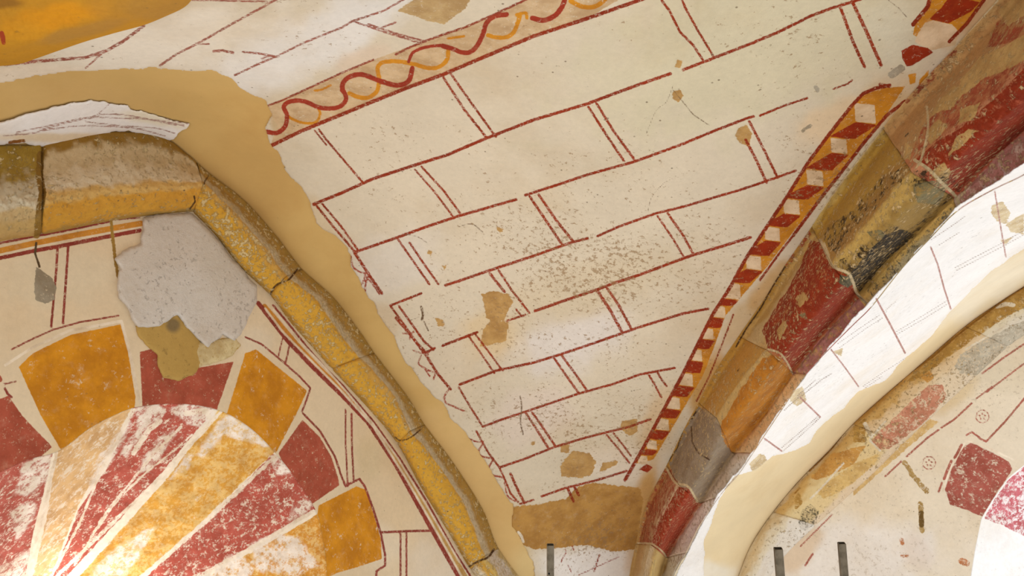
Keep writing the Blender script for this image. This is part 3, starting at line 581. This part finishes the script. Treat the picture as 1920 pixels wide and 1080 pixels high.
dc = [
 [(200,160,100),(200,160,100),(205,165,110),(214,186,140),(222,200,165),(214,180,115),(214,178,112),(244,234,214),(240,232,216)],
 [(196,150,84),(196,140,80),(190,120,80),(205,160,120),(222,190,155),(190,110,80),(190,110,75),(246,222,200),(238,220,204)],
 [(190,140,60),(190,145,80),(178,150,110),(170,148,120),(176,154,126),(165,145,120),(170,140,105),(236,206,176),(240,222,202)],
 [(190,140,58),(192,142,60),(192,138,60),(196,146,70),(205,168,105),(190,140,65),(200,132,45),(238,186,124),(240,200,150)],
 [(185,140,62),(196,156,90),(206,176,125),(205,165,105),(190,120,75),(170,80,50),(176,90,52),(226,180,105),(200,110,90)],
 [(205,172,95),(184,142,58),(180,140,62),(172,128,64),(208,172,96),(170,135,70),(160,125,60),(232,188,104),(214,190,140)],
 [(212,170,110),(196,148,92),(186,140,88),(186,118,76),(204,140,100),(186,90,60),(196,100,70),(232,200,175),(230,205,195)]]
DLAB = ['pale worn stone at the foot', 'dark red painted stone', 'grey painted stone', 'ochre painted stone', 'red painted stone', 'black and olive painted stone', 'large worn red stone']
for k, (a, b) in enumerate(zip(DJ[:-1], DJ[1:])):
    st = loft('rib_stone', dl, wdm, do, m_diag, stops(dc[k], .5, 26, k+20), f_diag, a, b, parent=diag, loc=diag.location, bumpy=.016, seed=k+30, pits=.6, groove=(.014, .014))
    st['label'] = DLAB[k]

# ------------------------------------------------------------------ vault on the right, brightly lit
W2 = [K(1.6, '1745,463 1758,495 1770,540 1783,580'), K(1.8, '1643,560 1670,610 1697,662'), K(1.4, '1558,655 1585,690 1610,725'), K(1.4, '1865,358 1877,430 1886,482'), K(1.6, '1500,745 1538,782'), K(1.6, '1433,822 1466,846')]
W2t = [K(.8, '1790,502 1880,455 1920,432'), K(.8, '1792,508 1882,461 1920,440'), K(.8, '1570,645 1620,610 1650,590'), K(.8, '1574,652 1625,615 1655,596'), K(.8, '1680,622 1730,592 1775,564'), K(.8, '1682,627 1732,598 1777,570'), K(.9, '1538,783 1500,818 1468,846'), K(.9, '1534,780 1497,813 1465,840'),
       K(.8, '1617,725 1650,702 1700,670'), K(.8, '1620,729 1655,705'), K(.9, '1745,450 1790,420 1810,405'), K(.8, '1760,460 1800,435'), K(.8, '1660,582 1680,565'), K(1.0, '1500,745 1540,712 1560,700'), K(1.0, '1495,742 1530,712'), K(.7, '1800,640 1760,668'), K(1, '1470,770 1480,760 1498,745')]
W2s = [P('1860,385 1880,378 1895,400 1885,420 1870,415 1858,400'), P('1885,420 1920,400 1920,440 1895,435'), P('1480,735 1505,725 1512,750 1495,762 1482,752'), P('1405,870 1425,850 1435,855 1440,870 1410,885'), P('1560,660 1580,652 1578,668'), P('1875,450 1900,445 1885,460')]
m_w2 = wallpaint('white_vault_plaster', [('s', (226, 206, 166), 9, .2, 25), ('a', (190, 140, 132), 2, .2), ('t', (160, 140, 130), 1.2, .15)], pits=.6, pitcol=(185, 178, 172), bump=.35)
vault2 = sheet('ceiling', P('1240,1240 1262,1085 1300,1010 1345,925 1385,885 1450,785 1520,690 1620,575 1700,490 1790,390 1900,320 2140,140 2300,60 2300,380 2160,400 2040,445 1925,462 1860,508 1820,545 1790,575 1745,632 1700,672 1660,712 1610,735 1580,768 1562,782 1535,805 1520,828 1488,846 1450,858 1415,882 1375,892 1345,950 1320,1020 1320,1240'),
    wW, m_w2, lambda u, v: blobs(u, v, (250, 247, 245), [(1560, 800, 60, 20, -45, (244, 240, 232), .8)]), lambda u, v: dict(s=sdf_polys(u, v, W2s), a=sdf_strokes(u, v, W2), t=sdf_strokes(u, v, W2t)),
    lambda u, v: -.1+.35*np.exp(-(((u-1600)/200)**2+((v-650)/150)**2)), rag=4, ragsc=30, wall_back=.03)
vault2['kind'] = 'structure'; vault2['label'] = 'white vault plaster ruled with thin red and grey lines, right of the diagonal rib'
strip2 = sheet('plaster_patch', P('1234,1300 1260,1085 1286,1036 1308,990 1346,930 1381,890 1400,872 1440,840 1500,820 1560,760 1640,690 1740,600 1800,540 1860,490 1960,440 2300,340 2300,430 1990,520 1890,575 1800,640 1700,730 1600,815 1520,905 1450,985 1400,1080 1360,1300'),
    lambda u, v: 1/(1/wW(u, v)+.016), m_beige, lambda u, v: blobs(u, v, (236, 216, 176), [(1850, 540, 160, 40, -30, (242, 230, 206), .9), (1330, 1075, 60, 30, 0, (240, 232, 215), .9)]), nofield, -.3, parent=vault2)
strip2['label'] = 'smooth pale repair plaster along the right wall rib'

# ------------------------------------------------------------------ right wall, its rib and its window
wq_lines = [K(1.9, '1822,756 1790,786 1765,802'), K(1.9, '1760,806 1740,820 1712,845 1700,856'), K(1.8, '1690,865 1660,893'), K(1.6, '1738,782 1700,816 1650,862 1615,895'), K(1.6, '1640,880 1600,918 1570,940'), K(2.0, '1925,742 1885,790 1849,828 1836,822'), K(1.8, '1812,816 1822,810 1836,820'),
    K(2.6, '1803,834 1795,850 1790,858'), K(2.6, '1784,864 1775,885 1770,898'), K(2.0, '1766,905 1760,922'), K(1.8, '1920,645 1880,672 1842,700'), K(1.7, '1925,678 1880,712 1850,735'), K(1.6, '1860,725 1830,748'), K(1.5, '1560,965 1500,1025'), K(2, '1524,1038 1510,1060')]
def rosette(x, y, r):
    out = []
    for k in range(10):
        a = k*math.pi/5; out.append(K(1.1, ' '.join('%f,%f' % (x+r*math.cos(a+d), y+r*math.sin(a+d)) for d in (-.2, 0, .2))))
    for k in range(5):
        a = k*2*math.pi/5-math.pi/2; out.append(K(1.7, '%f,%f %f,%f' % (x+r*.42*math.cos(a), y+r*.42*math.sin(a), x+r*.48*math.cos(a), y+r*.48*math.sin(a))))
    return out
wq_lines += rosette(1742, 868, 12) + rosette(1842, 781, 12)
wq_red = [P('1772,918 1784,880 1806,838 1822,830 1860,848 1892,866 1898,880 1886,900 1862,935 1842,968 1800,952 1782,946')]
wq_w = [K(1.8, '1768,920 1785,870 1812,826 1850,838 1900,862')]
wq_y = [P('1600,930 1690,850 1760,790 1740,785 1680,830 1600,905')]
wq_drip = [K(4.5, '1696,868 1715,895 1738,922', 1), K(5, '1726,945 1727,970 1729,995')]
wq_dk = [K(4.5, '1727,962 1728,985')]
wq_o = [K(4, '1690,1012 1692,1018'), K(2.6, '1690,1043 1702,1042'), K(6, '1803,1052 1812,1056')]
W2A = P('1790,1420 1800,1250 1812,1130 1820,1080 1828,1030 1840,972 1862,935 1888,898 1925,868 1990,835 2080,820 2200,840')
m_wr = wallpaint('painted_right_wall_plaster', [('y', (222, 190, 130), 8, .2, 25), ('dr', (178, 148, 90), 9, .25, 25), ('dk', (110, 84, 40), 6, .05, 30), ('rd', (172, 92, 80), 6, .24, 20, 22), ('w', (244, 232, 214), 2, .05), ('ln', (176, 100, 86), 2.2, .16), ('o', (196, 128, 84), 5, .3)], pits=.45, pitcol=(176, 160, 140), bump=.25)
wall_right = sheet('wall_right', P('1180,1420 1330,1160 1410,1080 1460,1000 1560,925 1650,850 1760,745 1880,630 1960,570 2300,380 2300,1420'), wPR, m_wr,
    lambda u, v: blobs(u, v, (229, 217, 197), [(1600, 1040, 190, 70, 0, (234, 228, 222), 1), (1880, 700, 60, 40, 0, (218, 206, 184), .7), (1790, 740, 60, 22, -40, (214, 190, 145), .6), (1500, 1030, 60, 30, -50, (214, 186, 150), .7), (1720, 1030, 30, 40, 0, (222, 208, 196), .6)]),
    lambda u, v: dict(ln=sdf_strokes(u, v, wq_lines), rd=sdf_polys(u, v, wq_red), w=sdf_strokes(u, v, wq_w), y=sdf_polys(u, v, wq_y), dr=sdf_strokes(u, v, wq_drip), dk=sdf_strokes(u, v, wq_dk), o=sdf_strokes(u, v, wq_o)), .35,
    holes=[np.vstack([W2A, [[2290, 1000], [2290, 1410]]])])
wall_right['kind'] = 'structure'; wall_right['label'] = 'right wall plastered pale, with two small red rosettes'
W2I = W2A*.25 + np.array([2120, 1120])*.75
m_sp2 = wallpaint('painted_right_reveal_plaster', [('p', (206, 108, 118), 6, .36, 18, 18)], pits=.4, pitcol=(200, 190, 180), bump=.3)
win2 = loft('window_2', [W2A, rmid(W2A, W2I, .5), W2I], [wPR, plane(nR, dR+.5), plane(nR, dR+1.0)], [0, 0, 0], m_sp2, lambda u, v, t, s: blobs(u, v, (248, 247, 247), []),
    lambda u, v: dict(p=sdf_polys(u, v, [P('1890,900 1925,870 2000,838 2100,900 2060,980 1960,1040 1925,1008 1880,985 1845,972 1864,938')])), 0, 11, groove=(0, 0), bumpy=.003, step=3)
win2['kind'] = 'structure'; win2['label'] = 'splayed window reveal painted pink and white in the right wall'
# rib of the right wall
ql = [QA, rmid(QA, QD, .12), rmid(QA, QD, .4), rmid(QA, QD, .7), QD]
qo = [.0, .03, .08, .05, .0]
wqr = [lambda u, v: 1/(1/wW(u, v)-.002), wPR, wPR, wPR, wPR]; qo = [.0, .13, .14, .08, .0]
q_dk = [K(1.8, '1680,715 1610,778 1590,800 1560,840 1518,883', 1), K(1.4, '1500,915 1490,925'), K(2, '1920,537 1870,572 1800,625 1745,672 1715,692', 1)]
q_w = [K(2, '1660,790 1630,825 1650,845'), K(1.8, '1582,868 1540,915 1520,935'), K(1.6, '1920,592 1870,620 1810,655', 1), K(4, '1870,575 1885,570 1900,572'), K(4, '1622,795 1632,815')]
q_pk = FP('1634,826 1660,800 1700,760 1740,722 1768,722 1775,745 1740,785 1700,818 1668,842 1650,842')
q_gr = FP('1800,665 1840,640 1925,598 1925,640 1880,672 1830,705 1800,700 1790,685')
q_bk = FP('1498,975 1505,955 1520,945 1534,958 1530,980 1510,996 1500,990')
q_ol = FP('1700,715 1740,680 1800,628 1870,575 1925,540 1925,575 1880,598 1820,640 1770,675 1720,712|1600,800 1622,785 1625,830 1600,830|1488,935 1500,920 1504,945 1492,955')
q_or = FP('1725,705 1745,695 1752,708 1738,718|1520,895 1560,850 1625,835 1600,870 1560,890 1530,900')
q_st = FP('1600,870 1650,850 1640,870 1600,905 1570,925 1545,935 1530,920')
m_q = wallpaint('faded_rib_stone', [('ol', (190, 150, 78), 12, .25, 18, 20), ('orr', (212, 160, 84), 10, .2, 18), ('st', (226, 190, 122), 10, .2), ('pk', (206, 140, 112), 12, .3, 18, 20), ('gr', (200, 192, 174), 10, .3, 20), ('bk', (90, 84, 66), 12, .5, 18, 26), ('wh', (238, 228, 208), 4, .15), ('dk', (165, 118, 48), 4, .15)], pits=.8, pitcol=(190, 160, 110), bump=.9, grain=20, rough_stone=.4)
rib2 = empty('wall_rib', pt(1640, 810, wPR(1640, 810)), 'faded ochre, pink and grey stone rib around the right wall arch', 'rib')
for k, (a, b) in enumerate([(0, 3), (3, 6), (6, 9), (9, 13)]):
    cs = [[(222,204,172),(214,190,150),(226,212,186),(232,222,208),(236,228,216)], [(206,180,140),(206,168,104),(224,200,150),(226,200,150),(228,206,176)], [(196,150,80),(206,168,104),(222,196,158),(226,206,176),(228,210,184)], [(196,150,76),(204,166,100),(222,208,180),(222,212,194),(228,214,194)]][k]
    loft('rib_stone', ql, wqr, qo, m_q, stops(cs, .6, 20, k+50), lambda u, v: dict(ol=sdf_polys(u, v, q_ol), orr=sdf_polys(u, v, q_or), st=sdf_polys(u, v, q_st), pk=sdf_polys(u, v, q_pk), gr=sdf_polys(u, v, q_gr), bk=sdf_polys(u, v, q_bk), wh=sdf_strokes(u, v, q_w), dk=sdf_strokes(u, v, q_dk)),
        a, b, parent=rib2, loc=rib2.location, bumpy=.014, seed=k+60, pits=.4, groove=(.008, .008))

# ------------------------------------------------------------------ ochre arch nearest the camera, top left
NA = P('-320,190 -180,150 -60,130 0,124 40,119 70,109 110,95 160,78 215,62 270,47 312,30 345,14 362,-4 385,-40 430,-120')
NB = NA + np.array([-14, -34]); NC = NA + np.array([-70, -170]); ND = NA+np.array([-140, -330])
m_n = wallpaint('ochre_arch_stone', [('r', (165, 62, 30), 10, .1, 12)], pits=.5, pitcol=(150, 110, 50), bump=.5, grain=12)
near = empty('transverse_rib', pt(100, 40, 1/2.5), 'mottled golden ochre arch crossing the top left of the view', 'rib')
loft('rib_stone', [NA, NB, NC, ND], [wV]*4, [.02, .16, .24, .24], m_n, lambda u, v, t, s: blobs(u, v, (196, 140, 34), [(110, 30, 90, 26, -10, (222, 150, 16), .8), (40, 60, 50, 20, 0, (214, 150, 30), .7), (290, 12, 80, 30, 0, (176, 130, 56), .7), (150, 60, 120, 12, -15, (180, 134, 60), .7), (10, 5, 40, 12, 0, (140, 95, 30), .8), (200, 10, 40, 30, 0, (186, 134, 46), .6)]),
    lambda u, v: dict(r=sdf_strokes(u, v, [K(4, '3,62 7,80')])), 0, 14, parent=near, loc=near.location, groove=(0, 0), bumpy=.01, seed=80, pits=.0)

# ------------------------------------------------------------------ scaffold posts
N = NT('galvanised_steel', .45); N.b.inputs['Metallic'].default_value = .55
cst = N.mix(N.ramp(N.noise(18, 5, .6), .35, .65), lin((118, 107, 90)), lin((86, 77, 62)))
N.t.links.new(cst, N.b.inputs['Base Color']); m_steel = N.m
N = NT('dark_hole', .9); N.b.inputs['Base Color'].default_value = (.01, .009, .008, 1); m_dark = N.m
import bmesh
def post(top, foot, wpx, zc, label, hole=None):
    a = pt(top[0], top[1], 1/zc); b = pt(foot[0], foot[1], 1/zc)
    d = (b-a)/np.linalg.norm(b-a); b = a + d*2.4
    w = wpx*zc/F
    t = empty('metal_post', b, label, 'post', 'metal posts in front of the walls')
    q = Vector(a-b).to_track_quat('Z', 'Y'); L = np.linalg.norm(a-b)
    t.rotation_euler = q.to_euler()
    bm = bmesh.new(); h = w/2; th = w*.09; rc = w*.14
    def ring(hh, r, z):
        out = []
        for cx, cy, a0 in ((1, 1, 0), (-1, 1, 90), (-1, -1, 180), (1, -1, 270)):
            for k in range(5):
                an = math.radians(a0+k*22.5); out.append(bm.verts.new((cx*(hh-r)+r*math.cos(an), cy*(hh-r)+r*math.sin(an), z)))
        return out
    R = [ring(h, rc, 0), ring(h, rc, L-.002), ring(h-.002, rc, L), ring(h-th, rc*.6, L), ring(h-th, rc*.6, L-.35)]
    for A_, B_ in zip(R[:-1], R[1:]):
        for i in range(20):
            bm.faces.new((A_[i], A_[(i+1) % 20], B_[(i+1) % 20], B_[i]))
    bm.faces.new(R[-1])
    me = bpy.data.meshes.new('tube'); bm.to_mesh(me); bm.free(); me.materials.append(m_steel)
    o = bpy.data.objects.new('tube', me); COL.objects.link(o); o.parent = t
    if hole:
        hp = pt(hole[0], hole[1], 1/zc); M = t.matrix_basis.inverted(); l = M@Vector(hp)
        bm = bmesh.new(); side = -1
        bmesh.ops.create_cone(bm, cap_ends=True, segments=20, radius1=w*.14, radius2=w*.14, depth=w*.06)
        # lies on the face turned to the camera
        c = M@Vector(CAM); dirs = [(Vector((1, 0, 0)), c.x), (Vector((-1, 0, 0)), -c.x), (Vector((0, 1, 0)), c.y-l.y), (Vector((0, -1, 0)), l.y-c.y)]
        n = max(dirs, key=lambda k: k[1])[0]
        me = bpy.data.meshes.new('bolt_hole'); bm.to_mesh(me); bm.free(); me.materials.append(m_dark)
        o = bpy.data.objects.new('bolt_hole', me); COL.objects.link(o); o.parent = t
        o.rotation_euler = n.to_track_quat('Z', 'Y').to_euler()
        o.location = Vector((l.x if abs(n.x) < .5 else n.x*h, l.y if abs(n.y) < .5 else n.y*h, l.z))
        o['label'] = 'dark bolt hole'
post((1032, 1021), (1032, 1080), 13.5, 3.4, 'grey square metal post below the brown plaster, with a bolt hole', (1029, 1073))
post((1459, 1028), (1463, 1080), 15.5, 3.2, 'dark metal post in front of the faded right rib, left one of the pair')
post((1578, 1018), (1583, 1080), 13.5, 3.6, 'slimmer metal post before the pale right wall, right one of the pair')
